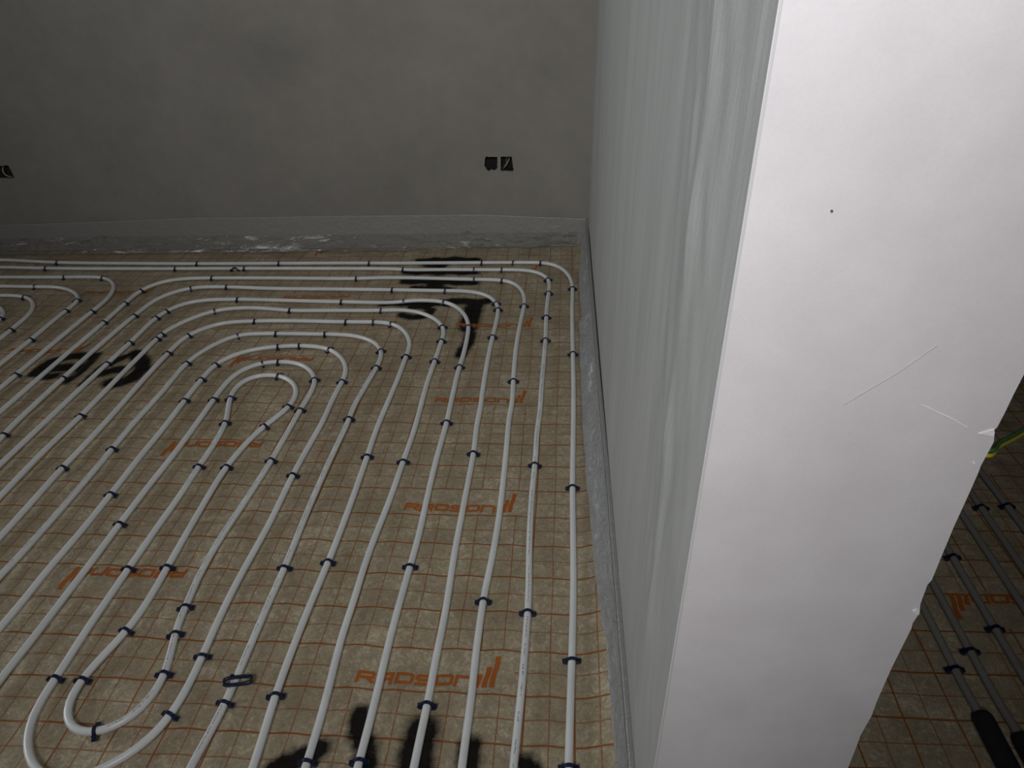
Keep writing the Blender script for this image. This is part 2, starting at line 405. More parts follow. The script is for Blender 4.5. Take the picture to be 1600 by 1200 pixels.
def build_mat(name, x0, x1, y0, y1, step, mat, strokes=()):
    nx, nyy = int((x1-x0)/step)+1, int((y1-y0)/step)+1
    X, Y = np.meshgrid(np.linspace(x0, x1, nx), np.linspace(y0, y1, nyy))
    if x1 < 0.3: X = np.minimum(X, np.where(Y > EY, 0.1195-(Y-EY)*0.0092-0.0160, x1))
    Z = matz(X, Y)
    V = np.stack([X.ravel(), Y.ravel(), Z.ravel()], 1)
    idx = np.arange(nx*nyy).reshape(nyy, nx)
    Q = np.stack([idx[:-1, :-1], idx[:-1, 1:], idx[1:, 1:], idx[1:, :-1]], -1).reshape(-1, 4)
    me = bpy.data.meshes.new(name); me.vertices.add(len(V)); me.vertices.foreach_set('co', V.ravel())
    me.loops.add(Q.size); me.loops.foreach_set('vertex_index', Q.ravel())
    me.polygons.add(len(Q)); me.polygons.foreach_set('loop_start', np.arange(len(Q))*4)
    me.polygons.foreach_set('use_smooth', np.ones(len(Q), bool)); me.update(calc_edges=True)
    at = me.attributes.new('paint', 'FLOAT', 'POINT'); P = np.zeros(len(V))
    for pts, rad in strokes:
        W = [unproj(*p)[:2] for p in pts]
        for a, b in zip(W[:-1], W[1:]):
            d = b-a; L = max(1e-9, d@d); t = np.clip(((V[:, :2]-a)@d)/L, 0, 1)
            D = np.linalg.norm(V[:, :2]-(a+t[:, None]*d), axis=1)
            P = np.maximum(P, np.clip(1.35*np.exp(-(D/rad)**2.2), 0, 1))
    at.data.foreach_set('value', P.astype(np.float32))
    me.materials.append(mat)
    o = bpy.data.objects.new(name, me); C.objects.link(o)
    return o
strokes = [
 (seg(3, (230, 105), (400, 100), (570, 106)), .032), (seg(3, (300, 128), (350, 130)), .05), (seg(3, (150, 180), (350, 178), (560, 182)), .030),
 (seg(3, (140, 237), (330, 237), (550, 243)), .034), (seg(3, (325, 225), (320, 265)), .045), (seg(3, (180, 275), (420, 285)), .018),
 (seg(3, (0, 370), (120, 375), (400, 368)), .030), (seg(3, (110, 445), (170, 462), (250, 450), (300, 415), (250, 390), (170, 400)), .022),
 (seg(3, (430, 358), (530, 365), (640, 362)), .030), (seg(3, (570, 375), (550, 440), (525, 520)), .042), (seg(3, (540, 560), (525, 620), (480, 690)), .026),
 (seg(2, (1220, 375), (1450, 372), (1600, 378)), .022),
 (seg(1, (220, 815), (260, 780), (330, 740), (440, 705), (530, 705)), .028), (seg(1, (350, 775), (450, 775)), .030), (seg(1, (270, 825), (330, 830)), .030),
 (seg(1, (420, 860), (500, 800), (610, 690)), .020), (seg(1, (520, 880), (640, 770), (680, 745)), .020), (seg(1, (700, 740), (770, 710)), .024),
 (seg(1, (640, 810), (750, 790)), .030), (seg(1, (845, 690), (885, 730), (890, 780), (830, 840), (740, 868), (690, 870)), .034),
 (seg(8, (1055, 870), (1040, 980), (1090, 1060), (1080, 1190)), .024), (seg(8, (1440, 960), (1410, 1060), (1390, 1260)), .036),
 (seg(8, (500, 1215), (600, 1165), (700, 1125), (810, 1075)), .022), (seg(9, (220, 960), (170, 1080), (150, 1220)), .026),
 (seg(9, (540, 1060), (530, 1130), (510, 1260)), .024), (seg(9, (880, 1170), (930, 1240)), .024),
]
lane = build_mat('insulation_mat', -4.45, 0.097, -0.75, 3.085, 0.0145, M['film'], strokes)
tag(lane, 'beige insulation mat with orange grid print and black spray marks, covering the main floor', 'floor mat')
hall = build_mat('insulation_mat', 0.40, 2.4, -0.75, 3.2, 0.02, M['film_r'])
tag(hall, 'dim beige grid-printed insulation mat beyond the pale wall end at right', 'floor mat')
v, f = boxdata(-4.45, 0.075, -0.75, 3.085, -0.014, -0.0085)
mesh_obj('underlay', v, f, M['concrete'], lane)

# printed logo: letters and the three flame bars
S_ = 0.19
LET = {
 'R': [[(0.02, -0.1), (0.02, 0.9)], [(0.0, 0.9), (0.9, 0.9), (1.0, 0.8), (1.0, 0.52), (0.9, 0.42), (0.25, 0.42)], [(0.62, 0.42), (1.02, -0.02)], [(0.25, 0.42), (0.25, 0.42)]],
 'A': [[(0.0, -0.1), (0.0, 0.7), (0.16, 0.9), (0.95, 0.9), (0.95, -0.1)], [(0.1, 0.36), (0.9, 0.36)]],
 'D': [[(0.0, 0.0), (0.0, 0.9), (0.85, 0.9), (1.0, 0.74), (1.0, 0.16), (0.85, 0.0), (0.0, 0.0)]],
 'S': [[(1.0, 0.9), (0.14, 0.9), (0.0, 0.78), (0.0, 0.58), (0.14, 0.46), (0.86, 0.46), (1.0, 0.34), (1.0, 0.12), (0.86, 0.0), (0.0, 0.0)]],
 'O': [[(0.14, 0.0), (0.0, 0.14), (0.0, 0.76), (0.14, 0.9), (0.86, 0.9), (1.0, 0.76), (1.0, 0.14), (0.86, 0.0), (0.14, 0.0)]],
 'N': [[(0.0, -0.1), (0.0, 0.9), (0.82, 0.9), (1.0, 0.74), (1.0, -0.1)]],
}
def logo_polys():
    """list of convex quads in metres; width about 0.30, text height 0.026"""
    H, W, out = 0.0215, 0.0315, []
    th = 0.0068
    for k, ch in enumerate('RADSON'):
        ox = 0.003+k*0.0412
        for st in LET[ch]:
            p = [Vector((ox+a*W+0.0025*b, 0.003+b*H)) for a, b in st]
            for a, b in zip(p[:-1], p[1:]):
                d = b-a
                if d.length < 1e-6: continue
                d.normalize(); n = Vector((-d.y, d.x))*th/2; e = d*th*0.42
                L = (b-a).length+2*th*0.42; m = max(1, int(L/0.009))
                A, B = a-e, b+e
                for i in range(m):
                    s0, s1 = A.lerp(B, i/m), A.lerp(B, (i+1)/m)
                    out.append([s0+n, s0-n, s1-n, s1+n])
    for k, (h, bx) in enumerate(((0.030, 0.252), (0.046, 0.268), (0.070, 0.284))):
        m = 8; prev = None
        for i in range(m+1):
            t = i/m
            c = bx+0.0035*t+0.0045*(0.5-0.5*math.cos(math.pi*min(1, max(0, (t-0.25)/0.5))))*(0.6+0.3*k)
            cur = (Vector((c-0.0054, h*t)), Vector((c+0.0054, h*t)))
            if prev: out.append([prev[0], prev[1], cur[1], cur[0]])
            prev = cur
    return out
LOGO = logo_polys()
def place_logo(x, y, flip, parent):
    V, Fc = [], []
    for q4 in LOGO:
        n = len(V)
        for p in q4:
            X, Y = (x-p.x, y-p.y) if flip else (x+p.x, y+p.y)
            V.append((X, Y, float(matz(X, Y))+0.0012))
        Fc.append((n, n+1, n+2, n+3))
    mesh_obj('printed_logo', V, Fc, M['orange'], parent)
for k in range(-2, 5): place_logo(-0.432, 0.803+0.5*k, False, lane)
for k in range(-2, 5): place_logo(-0.921, 1.080+0.5*k-0.0, True, lane)
for k in range(2, 4): place_logo(-2.138, 1.103+0.5*k, False, lane)
for k in range(0, 2): place_logo(1.145, 1.080+0.5*k, True, hall)

# ------------------------------------------------------------------ edge insulation strips with plastic film
def strip_mesh(path, prof, closed=False):
    """path: list of functions; prof(s) gives a list of 3-D points for station s"""
    V, Fc = [], []; n = None
    for s in path:
        P = prof(s); n = len(P); V += [tuple(p) for p in P]
    m = len(path)
    for k in range(m-1):
        for i in range(n-1): Fc.append((k*n+i, k*n+i+1, (k+1)*n+i+1, (k+1)*n+i))
        if closed: Fc.append((k*n+n-1, k*n, (k+1)*n, (k+1)*n+n-1))
    if closed: Fc += [tuple(range(n)), tuple(reversed(range((m-1)*n, m*n)))]
    return V, Fc
def nz(a, b, c=0.0): return noise.noise(Vector((a, b, c)))
# back wall
tb = [(0, 352), (150, 347), (300, 341), (450, 339), (600, 337), (760, 336), (910, 342)]
tbw = [onplane(a, b, 1, BY-0.010)[[0, 2]] for a, b in tb]
def ztop_b(x): return float(np.interp(x, [p[0] for p in tbw], [p[1] for p in tbw]))
stations = list(np.linspace(-4.4, 0.082, 330))
es = empty('edge_insulation_strip', (-1.5, BY, 0)); tag(es, 'grey foam edge strip with crumpled plastic film along the back wall foot', 'edge strip')
def prof_b(x):
    zt = ztop_b(x)+0.002*nz(x*3, 0); y = BY-0.0015
    return [(x, y, 0.0), (x, y, zt), (x, y-0.006, zt+0.0005), (x, y-0.0075, zt-0.003), (x, y-0.0075, 0.0)]
V, Fc = strip_mesh(stations, prof_b, True)
o = mesh_obj('foam_strip', V, Fc, M['strip']); o.parent = es; o.location = (1.5, -BY, 0)
mb = [(0, 400), (100, 398), (300, 397), (450, 396), (600, 394), (760, 389), (905, 386)]
mbw = [unproj(a, b)[[0, 1]] for a, b in mb]
def film_b(x):
    yb = float(np.interp(x, [p[0] for p in mbw], [p[1] for p in mbw]))+0.014*nz(x*7, 1.3)
    P = []
    N = 20
    for i in range(N+1):
        t = i/N
        y = (BY-0.012)*(1-t)+yb*t
        z = 0.064*(1-t)**1.4+0.007+(0.022*nz(x*9, t*4, 2.0)+0.014*nz(x*26, t*7, 5.0))*min(1, t*8)*min(1, (1-t)*6+0.15)
        y -= max(-0.004, 0.022*nz(x*17, t*3, 9.0)+0.010*nz(x*50, t*6, 4.0))*min(1, t*7)*(1-t)
        y = min(y, BY-0.0102)
        P.append((x, y, max(z, float(matz(x, y))+0.002)))
    return P
V, Fc = strip_mesh(list(np.linspace(-4.3, 0.045, 820)), film_b)
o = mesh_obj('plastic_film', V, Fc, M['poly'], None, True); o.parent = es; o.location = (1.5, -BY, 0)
# right wall
fr = [(960, 1200), (946, 1000), (934, 950), (926, 870), (920, 800), (912, 700), (907, 610), (905, 560), (906, 530), (904, 512), (909, 497), (907, 480), (904, 445), (908, 385)]
frw = sorted([tuple(unproj(a, b)[[1, 0]]) for a, b in fr])
es2 = empty('edge_insulation_strip', (0.1, 1.6, 0)); tag(es2, 'milky plastic-covered edge strip along the foot of grey right wall', 'edge strip')
ys2 = list(np.linspace(-0.0+EY+0.0, BY-0.03, 300))
def gap(y): return 0.0035*max(0, min(1, (y-1.3)/0.5))
def prof_r(y):
    zt = 0.098+0.002*nz(y*4, 3); g = gap(y); x = xl(y, zt)-0.0006-g
    return [(x, y, 0.0), (x, y, zt), (x-0.007, y, zt+0.001), (x-0.0105, y, zt-0.003), (x-0.0105, y, 0.0)]
V, Fc = strip_mesh(ys2, prof_r, True)
o = mesh_obj('foam_strip', V, Fc, M['strip']); o.parent = es2; o.location = (-0.1, -1.6, 0)
def film_r(y):
    xf = float(np.interp(y, [p[0] for p in frw], [p[1] for p in frw]))+0.004*nz(y*11, 0.2)
    zt = 0.096; x1 = xl(y, zt)-0.0118-gap(y)
    P = []; N = 14
    for i in range(N+1):
        t = i/N; s = 1-t
        x = x1*(1-t**1.6)+(xf+0.0)*t**1.6
        z = zt*s**0.92+0.012*t
        k = min(1, t*5)*min(1, s*6+0.1)
        x -= max(-0.001, (0.004*nz(y*9, t*3, 1)+0.003*nz(y*32, t*8, 4)))*k
        z += (0.004*nz(y*13, t*5, 7)+0.0025*nz(y*50, t*11, 3))*k
        P.append((min(x, x1), y, max(z, float(matz(x, y))+0.0015 if x < 0.098 else z)))
    return P
V, Fc = strip_mesh(list(np.linspace(EY-0.0, BY-0.03, 520)), film_r)
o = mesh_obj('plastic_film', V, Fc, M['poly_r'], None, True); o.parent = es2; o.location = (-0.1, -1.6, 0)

# ------------------------------------------------------------------ heating pipes
PR, PZ = 0.0080, 0.0118
def smooth_path(pts, step=0.018, it=9):
    P = np.array(pts, float)
    def resample(P, st):
        d = np.r_[0, np.cumsum(np.linalg.norm(np.diff(P, axis=0), axis=1))]
        n = max(3, int(d[-1]/st)); s = np.linspace(0, d[-1], n)
        return np.stack([np.interp(s, d, P[:, i]) for i in range(P.shape[1])], 1)
    # Catmull-Rom through the control points, then light smoothing
    Q = []
    E = np.vstack([2*P[0]-P[1], P, 2*P[-1]-P[-2]])
    for i in range(1, len(E)-2):
        p0, p1, p2, p3 = E[i-1], E[i], E[i+1], E[i+2]
        t1 = np.sqrt(np.linalg.norm(p1-p0))+1e-6; t2 = t1+np.sqrt(np.linalg.norm(p2-p1))+1e-6; t3 = t2+np.sqrt(np.linalg.norm(p3-p2))+1e-6
        for t in np.linspace(t1, t2, 10, endpoint=False):
            A1 = (t1-t)/t1*p0+t/t1*p1; A2 = (t2-t)/(t2-t1)*p1+(t-t1)/(t2-t1)*p2; A3 = (t3-t)/(t3-t2)*p2+(t-t2)/(t3-t2)*p3
            B1 = (t2-t)/t2*A1+t/t2*A2; B2 = (t3-t)/(t3-t1)*A2+(t-t1)/(t3-t1)*A3
            Q.append((t2-t)/(t2-t1)*B1+(t-t1)/(t2-t1)*B2)
    Q.append(P[-1]); Q = resample(np.array(Q), step)
    for _ in range(it):
        Q[1:-1] += 0.5*((Q[:-2]+Q[2:])/2-Q[1:-1])
        Q[2:-2] = Q[2:-2]  # ends stay
    return Q
def tube(name, path, rad, mat, parent=None, sides=12, roll=0.0):
    P = np.array(path); n = len(P); T = np.gradient(P, axis=0); T /= np.linalg.norm(T, axis=1)[:, None]
    V, Fc, uv = [], [], []
    d = np.r_[0, np.cumsum(np.linalg.norm(np.diff(P, axis=0), axis=1))]
    up = np.array([0, 0, 1.0])
    for p, t in zip(P, T):
        s = np.cross(t, up); ls = np.linalg.norm(s); s = s/ls if ls > 1e-5 else np.array([1.0, 0, 0]); u = np.cross(s, t)
        for k in range(sides):
            a = 2*math.pi*(k+0.5)/sides-math.pi/2
            V.append(tuple(p+rad*(math.cos(a)*s+math.sin(a)*u)))
    for i in range(n-1):
        for k in range(sides):
            j = (k+1) % sides; Fc.append((i*sides+k, i*sides+j, (i+1)*sides+j, (i+1)*sides+k))
            v0 = (k+0.5)/sides; v1 = (k+1.5)/sides
            uv += [(d[i], v0), (d[i], v1), (d[i+1], v1), (d[i+1], v0)]
    nq = len(Fc)
    Fc.append(tuple(range(sides))); Fc.append(tuple(reversed(range((n-1)*sides, n*sides))))
    uv += [(0, 0)]*(2*sides)
    o = mesh_obj(name, V, Fc, mat, parent, True)
    L = o.data.uv_layers.new(name='UVMap'); L.data.foreach_set('uv', np.array(uv, np.float32).ravel())
    return o
def world_path(pixels, start=None, end=None):
    W = [unproj(a, b, PZ)[:2] for a, b in pixels]
    if start is not None: W = [np.array(s, float) for s in start(W[0])]+W
    if end is not None: W = W+[np.array(s, float) for s in end(W[-1])]
    return W
toleft = lambda p: [(-4.3, p[1]), (-3.6, p[1]), (-3.1, p[1])]
tofront_s = lambda p: [(p[0], -0.70), (p[0], 0.1), (p[0], max(0.2, p[1]-0.25))]
tofront_e = lambda p: [(p[0], min(0.45, p[1]-0.12)), (p[0], 0.1), (p[0], -0.70)]

S = seg
PIPES = [
 # key, pixel trace, start, end, printed, short description, label
 ('p0', S(1, (0, 104), (350, 120), (800, 126), (1230, 128))+S(2, (540, 126), (1100, 124))+S(3, (0, 125), (400, 123), (800, 121), (980, 121), (1040, 126), (1100, 148), (1150, 193), (1174, 240), (1179, 285), (1176, 400), (1178, 560), (1181, 700), (1185, 900))+S(6, (1184, 100), (1180, 330), (1178, 480), (1181, 700), (1184, 960))+S(9, (1184, 100), (1180, 300), (1174, 520), (1168, 700), (1160, 1000), (1153, 1190)),
  toleft, tofront_e, False, 'the outermost pipe by the right wall', 'outermost white heating pipe, nearest the back wall and the grey right wall'),
 ('p1', S(1, (0, 150), (280, 156), (700, 159), (1090, 159))+S(2, (320, 158), (800, 158), (1310, 163))+S(3, (110, 165), (400, 165), (735, 166), (850, 166), (940, 175), (1005, 200), (1033, 232), (1036, 262), (1030, 305), (1018, 400), (1014, 460), (1010, 600), (1000, 720), (985, 900), (970, 1100))+S(6, (960, 100), (945, 330), (927, 500), (914, 700), (906, 950))+S(9, (906, 0), (900, 210), (885, 400), (870, 600), (850, 800), (830, 1000), (808, 1195)),
  toleft, tofront_e, True, 'the second pipe from the right wall', 'white heating pipe with dark print, second from the grey right wall'),
 ('p2', S(1, (0, 1055), (200, 880), (430, 682), (655, 490), (785, 372), (880, 294), (960, 258), (1050, 233), (1180, 220), (1320, 218))+S(2, (600, 218), (1025, 221))+S(3, (0, 215), (560, 226), (735, 230), (800, 241), (850, 278), (878, 330), (878, 380), (852, 500), (826, 650), (812, 800), (806, 900), (798, 1030))+S(6, (790, 0), (765, 250), (745, 450), (722, 650), (690, 850), (660, 1010))+S(9, (640, 40), (620, 150), (592, 350), (572, 500), (545, 780), (512, 1000), (488, 1195)),
  tofront_s, tofront_e, False, 'the third pipe from the right wall', 'white heating pipe, third from the right wall, bending back down left'),
 ('p3', S(4, (0, 190))+S(1, (30, 1190), (220, 1005), (405, 835), (620, 640), (845, 450), (1000, 338), (1190, 280), (1410, 273))+S(2, (460, 282), (800, 286), (1250, 291))+S(3, (50, 291), (380, 297), (520, 299), (620, 315), (682, 347), (712, 385), (715, 415), (705, 480), (680, 580), (650, 720), (620, 900), (594, 1080))+S(6, (585, 60), (562, 260), (522, 470), (490, 640), (440, 900))+S(9, (418, 5), (370, 300), (330, 480), (290, 710), (250, 900), (187, 1195)),
  tofront_s, tofront_e, False, 'the fourth pipe from the right wall', 'white heating pipe, fourth from the right wall'),
 ('p4', S(4, (0, 345), (200, 157))+S(1, (450, 958), (680, 745), (820, 615), (980, 462), (1040, 423), (1120, 386), (1250, 358), (1480, 350))+S(2, (600, 358), (930, 366), (1320, 367))+S(3, (125, 361), (370, 363), (450, 393), (508, 450), (530, 515), (518, 600), (492, 715), (470, 775), (440, 900), (405, 1060))+S(6, (395, 70), (330, 300), (270, 550), (215, 800), (163, 980))+S(9, (117, 100), (80, 230), (20, 460))+S(8, (1140, 800), (1040, 1180)),
  tofront_s, tofront_e, False, 'the fifth pipe from the right wall', 'white heating pipe, fifth from the right wall, crossing the black spray hook'),
 ('p5', S(4, (0, 545), (280, 255))+S(1, (515, 1070), (700, 880), (985, 592), (1012, 563), (1180, 476), (1340, 422))+S(2, (270, 405), (420, 404), (605, 420), (900, 420), (1180, 420), (1320, 416), (1420, 430), (1510, 466), (1568, 515), (1578, 560), (1560, 608), (1520, 730), (1470, 870), (1430, 1020), (1385, 1180))+S(5, (1325, 310), (1230, 580), (1130, 830), (1060, 1030))+S(8, (1030, 100), (930, 400), (830, 800), (712, 1190)),
  tofront_s, tofront_e, False, 'the sixth pipe from the right wall', 'white heating pipe, sixth from the right wall'),
 ('p6', S(4, (0, 798), (200, 578), (400, 355), (560, 190))+S(1, (740, 1030), (880, 870), (1055, 682), (1175, 573), (1280, 530))+S(2, (180, 500), (388, 487), (700, 486), (960, 492), (1130, 492), (1250, 499), (1312, 532), (1355, 588), (1365, 645), (1340, 702), (1290, 840), (1230, 980), (1150, 1170))+S(5, (1100, 280), (980, 620), (855, 945))+S(8, (780, 80), (650, 400), (525, 735), (385, 1190)),
  tofront_s, tofront_e, False, 'the seventh pipe from the right wall', 'white heating pipe, seventh from the right wall'),
 ('p7', S(4, (0, 1040), (100, 938), (300, 715), (550, 428), (710, 237), (830, 90))+S(1, (1000, 945), (1170, 745), (1240, 690), (1330, 638), (1485, 573))+S(2, (400, 566), (520, 565), (825, 568), (960, 571), (1080, 590), (1152, 625), (1187, 668), (1182, 720), (1155, 772), (1080, 900), (1000, 1040))+S(5, (985, 55), (860, 320), (720, 640), (583, 978))+S(8, (470, 190), (380, 400), (213, 782), (110, 990), (0, 1170)),
  tofront_s, tofront_e, True, 'the eighth pipe from the right wall', 'white heating pipe with dark print, eighth from the right wall, under the stray clip'),
 ('spiral', S(7, (0, 650), (200, 400), (390, 150))+S(4, (560, 970), (760, 700), (920, 490), (1080, 290), (1270, 30))+S(2, (140, 970), (200, 890), (290, 803), (430, 748), (535, 740), (640, 742), (712, 768), (764, 820), (774, 862), (740, 940), (680, 1035), (590, 1195))+S(5, (500, 310), (380, 500), (240, 710), (130, 880), (12, 1105))+S(7, (1230, 20), (1168, 180), (1128, 250), (1092, 360), (1068, 480), (1042, 600), (980, 720), (900, 828), (800, 912), (700, 960), (600, 988), (520, 1000), (450, 982), (405, 930), (396, 860), (430, 760), (512, 642), (620, 522), (800, 338), (930, 150), (1010, 10))
  + S(4, (1250, 630), (1425, 345), (1600, 148))+S(2, (460, 1135), (540, 1080), (615, 1015), (652, 955), (655, 900), (612, 850), (540, 823), (440, 822), (360, 836), (282, 888), (236, 965), (226, 1030), (215, 1112))+S(4, (1330, 230), (1250, 345), (1130, 530), (980, 740), (810, 985), (670, 1190))+S(7, (500, 400), (360, 628), (262, 760), (200, 870), (170, 960), (158, 1060), (176, 1150), (225, 1235), (330, 1290), (450, 1290), (560, 1250), (660, 1195), (830, 1112), (950, 1012), (1070, 875), (1150, 740), (1220, 600), (1270, 490), (1350, 305), (1492, 15))
  + S(5, (340, 970), (490, 700), (635, 400), (840, 30))+S(2, (860, 1012), (942, 858), (962, 820), (964, 765), (930, 708), (862, 660), (780, 644), (660, 640), (535, 646), (400, 662), (250, 702), (150, 755))+S(1, (1260, 850), (1160, 975), (1000, 1185))+S(4, (920, 240), (700, 520), (500, 770), (300, 1000), (150, 1190))+S(7, (0, 325)),
  tofront_s, lambda p: [(p[0], p[1]-0.25), (p[0], 0.1), (p[0], -0.70)], True, 'the central double loop', 'white heating pipe doubling back in the centre with two open loops in front'),
 ('m0', S(1, (0, 212), (200, 212), (395, 212), (560, 211), (640, 213), (690, 230), (714, 265), (700, 312), (650, 368), (580, 422), (350, 612), (110, 815), (0, 907)),
  toleft, tofront_e, False, 'the outer pipe of the left group', 'white heating pipe turning at upper left, outermost of the left group'),
 ('m1', S(1, (0, 268), (210, 272), (350, 273), (430, 289), (480, 318), (494, 348), (470, 380), (415, 418), (200, 597), (0, 757)),
  toleft, tofront_e, False, 'the second pipe of the left group', 'white heating pipe at upper left, second of the left group, glinting at its bend'),
 ('m2', S(1, (0, 325), (90, 327), (150, 331), (193, 350), (212, 390), (190, 440), (130, 490), (75, 537), (0, 597)),
  toleft, tofront_e, False, 'the third pipe of the left group', 'white heating pipe at left photo edge, third of the left group'),
 ('m3', S(1, (-60, 385), (-10, 392), (14, 408), (27, 440), (15, 465), (-30, 500), (-90, 545)),
  toleft, tofront_e, False, 'the innermost pipe of the left group', 'white heating pipe just peeking in at the left photo edge'),
]
PATH = {}
for key, pix, st, en, printed, short, label in PIPES:
    W = smooth_path(world_path(pix, st, en))
    P3 = [(p[0], p[1], PZ+0.0006*nz(p[0]*3, p[1]*3)) for p in W]
    mt = M['pipe_print' if printed else 'pipe']
    if key == 'spiral':
        A = np.array(P3); dd = np.r_[0, np.cumsum(np.linalg.norm(np.diff(A, axis=0), axis=1))]
        def arc(q): return float(dd[int(np.argmin(np.linalg.norm(A[:, :2]-unproj(*q, PZ)[:2], axis=1)))])
        mt = pipe_mat('white_plastic_pipe_part_printed', True, [(arc(px(2, 740, 940)), arc(px(7, 600, 988))), (arc(px(2, 215, 1112)), arc(px(4, 1130, 530)))])
    o = tube('heating_pipe', P3, PR, mt)
    tag(o, label, 'pipe', 'white heating pipes'); PATH[key] = (np.array(P3), short)

# pipes in the hall beyond the wall end
HP = {}
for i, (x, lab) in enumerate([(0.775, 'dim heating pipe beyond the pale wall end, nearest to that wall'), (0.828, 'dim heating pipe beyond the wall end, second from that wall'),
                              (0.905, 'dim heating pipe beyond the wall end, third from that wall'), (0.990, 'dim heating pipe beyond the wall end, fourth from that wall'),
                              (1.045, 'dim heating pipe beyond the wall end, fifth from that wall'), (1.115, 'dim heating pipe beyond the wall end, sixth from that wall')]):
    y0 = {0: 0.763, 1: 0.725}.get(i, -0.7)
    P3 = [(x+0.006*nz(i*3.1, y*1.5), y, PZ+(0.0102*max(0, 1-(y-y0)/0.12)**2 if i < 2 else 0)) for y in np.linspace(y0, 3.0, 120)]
    o = tube('heating_pipe', P3, PR, M['pipe_shaded']); tag(o, lab, 'pipe', 'heating pipes in the dark hall')
    HP[i] = np.array(P3)

# ------------------------------------------------------------------ navy pipe clips
def clip_meshes():
    # local: x across the pipe, y along it, z up; origin at the pipe centre
    V, Fc = [], []
    ri, ro, hw = 0.0084, 0.0104, 0.0034
    ang = np.linspace(-0.25, math.pi+0.25, 11)
    for a in ang:
        for r, y in ((ri, -hw), (ro, -hw), (ro, hw), (ri, hw)): V.append((r*math.cos(a), y, r*math.sin(a)))
    for k in range(len(ang)-1):
        for i in range(4): j = (i+1) % 4; Fc.append((k*4+i, k*4+j, (k+1)*4+j, (k+1)*4+i))
    Fc += [(0, 1, 2, 3), tuple(4*(len(ang)-1)+i for i in (3, 2, 1, 0))]
    a = bpy.data.meshes.new('clip_arch'); a.from_pydata(V, [], Fc); a.materials.append(M['clip']); a.update()
    # foot: wedge lug flaring out with an upright barb
    def foot(s):
        pts = [(0.0088, 0.003), (0.0112, 0.0045), (0.0145, -0.0005), (0.0190, 0.0005), (0.0200, -0.0030), (0.0165, -0.0085), (0.0090, -0.0095)]
        n = len(pts); hw2 = 0.0042
        V = [(s*x, -hw2, z) for x, z in pts]+[(s*x, hw2, z) for x, z in pts]
        Fc = [tuple(range(n)), tuple(reversed(range(n, 2*n)))]+[(i, i+n, (i+1) % n+n, (i+1) % n) for i in range(n)]
        m = bpy.data.meshes.new('clip_foot'); m.from_pydata(V, [], Fc); m.materials.append(M['clip']); m.update()
        bm = bmesh.new(); bm.from_mesh(m); bmesh.ops.recalc_face_normals(bm, faces=bm.faces); bm.to_mesh(m); bm.free()
        return m
    return a, foot(1), foot(-1)
ARCH, FOOT_R, FOOT_L = clip_meshes()
def put_clip(loc, ang, label, group, tilt=0.0):
    r = empty('pipe_clip', loc); r.rotation_euler = (tilt, 0, ang); tag(r, label, 'pipe clip', group)
    link('arch', ARCH, r); link('foot', FOOT_R, r); link('foot', FOOT_L, r)
ORD = ['', 'first', 'second', 'third', 'fourth', 'fifth', 'sixth', 'seventh', 'eighth', 'ninth', 'tenth', 'eleventh', 'twelfth', 'thirteenth', 'fourteenth', 'fifteenth', 'sixteenth']
def clips_on(key, pts, where, rng=None, start='clockwise from the left'):
    P, short = PATH[key]
    if rng is not None: sub = rng
    found = []
    for a, b in pts:
        w = unproj(a, b, PZ+0.004)[:2]; D = np.linalg.norm(P[:, :2]-w, axis=1); i = int(np.argmin(D)); i = min(max(i, 1), len(P)-2)
        best = None
        for j in (i-1, i):
            d = P[j+1]-P[j]; t = min(1, max(0, float((w-P[j][:2])@d[:2]/(d[:2]@d[:2])))); q = P[j]+t*d; e = np.linalg.norm(q[:2]-w)
            if best is None or e < best[0]: best = (e, i+t-(1 if j < i else 0), i, q)
        found.append(best[1:])
    found.sort(key=lambda r: r[0])
    for k, (_, i, q) in enumerate(found):
        t = P[i+1]-P[i-1]; ang = math.atan2(t[1], t[0])-math.pi/2+random.uniform(-0.10, 0.10)
        n = len(found)-k if start == 'R' else k+1
        put_clip(tuple(q), ang, 'navy clip on %s, %s %s' % (where, ORD[n], 'from the left' if start in 'RL' else 'clockwise from the left'), 'navy pipe clips', random.uniform(-0.12, 0.12))
clips_on('p0', S(1, (350, 120), (1230, 125))+S(2, (540, 125), (1105, 125))+S(3, (610, 123), (805, 123), (978, 122), (1178, 278), (1180, 685))+S(6, (1178, 480))+S(9, (1172, 520), (1153, 1188)), 'the outermost pipe by the right wall')
clips_on('p1', S(1, (280, 155), (1090, 160))+S(2, (322, 160), (1312, 168))+S(3, (560, 165), (735, 166), (1030, 222), (1028, 307), (1014, 457), (1010, 600))+S(6, (945, 340))+S(9, (900, 222)), 'the second pipe from right wall')
clips_on('p2', S(1, (1320, 218), (880, 293), (785, 372), (655, 491))+S(2, (1025, 220))+S(3, (560, 228), (735, 230), (872, 386), (810, 855))+S(9, (620, 150)), 'the third pipe from right wall')
clips_on('p3', S(1, (1410, 275), (1190, 280), (845, 450), (405, 838), (30, 1193))+S(2, (1250, 290), (1580, 297))+S(3, (708, 370), (710, 410), (678, 581))+S(6, (560, 268))+S(9, (273, 800)), 'the fourth pipe from right wall')
clips_on('p4', S(1, (1480, 350), (1040, 423), (980, 463), (820, 618), (680, 748))+S(2, (930, 367), (1320, 367))+S(3, (375, 364), (525, 518), (475, 768))+S(6, (395, 75), (163, 975))+S(8, (1050, 1155)), 'the fifth pipe from right wall')
clips_on('p5', S(1, (1340, 422), (1010, 565), (985, 593), (515, 1075))+S(2, (605, 422), (1178, 420), (1570, 517), (1560, 606), (1520, 731))+S(5, (1325, 320))+S(8, (725, 1158)), 'the sixth pipe from right wall')
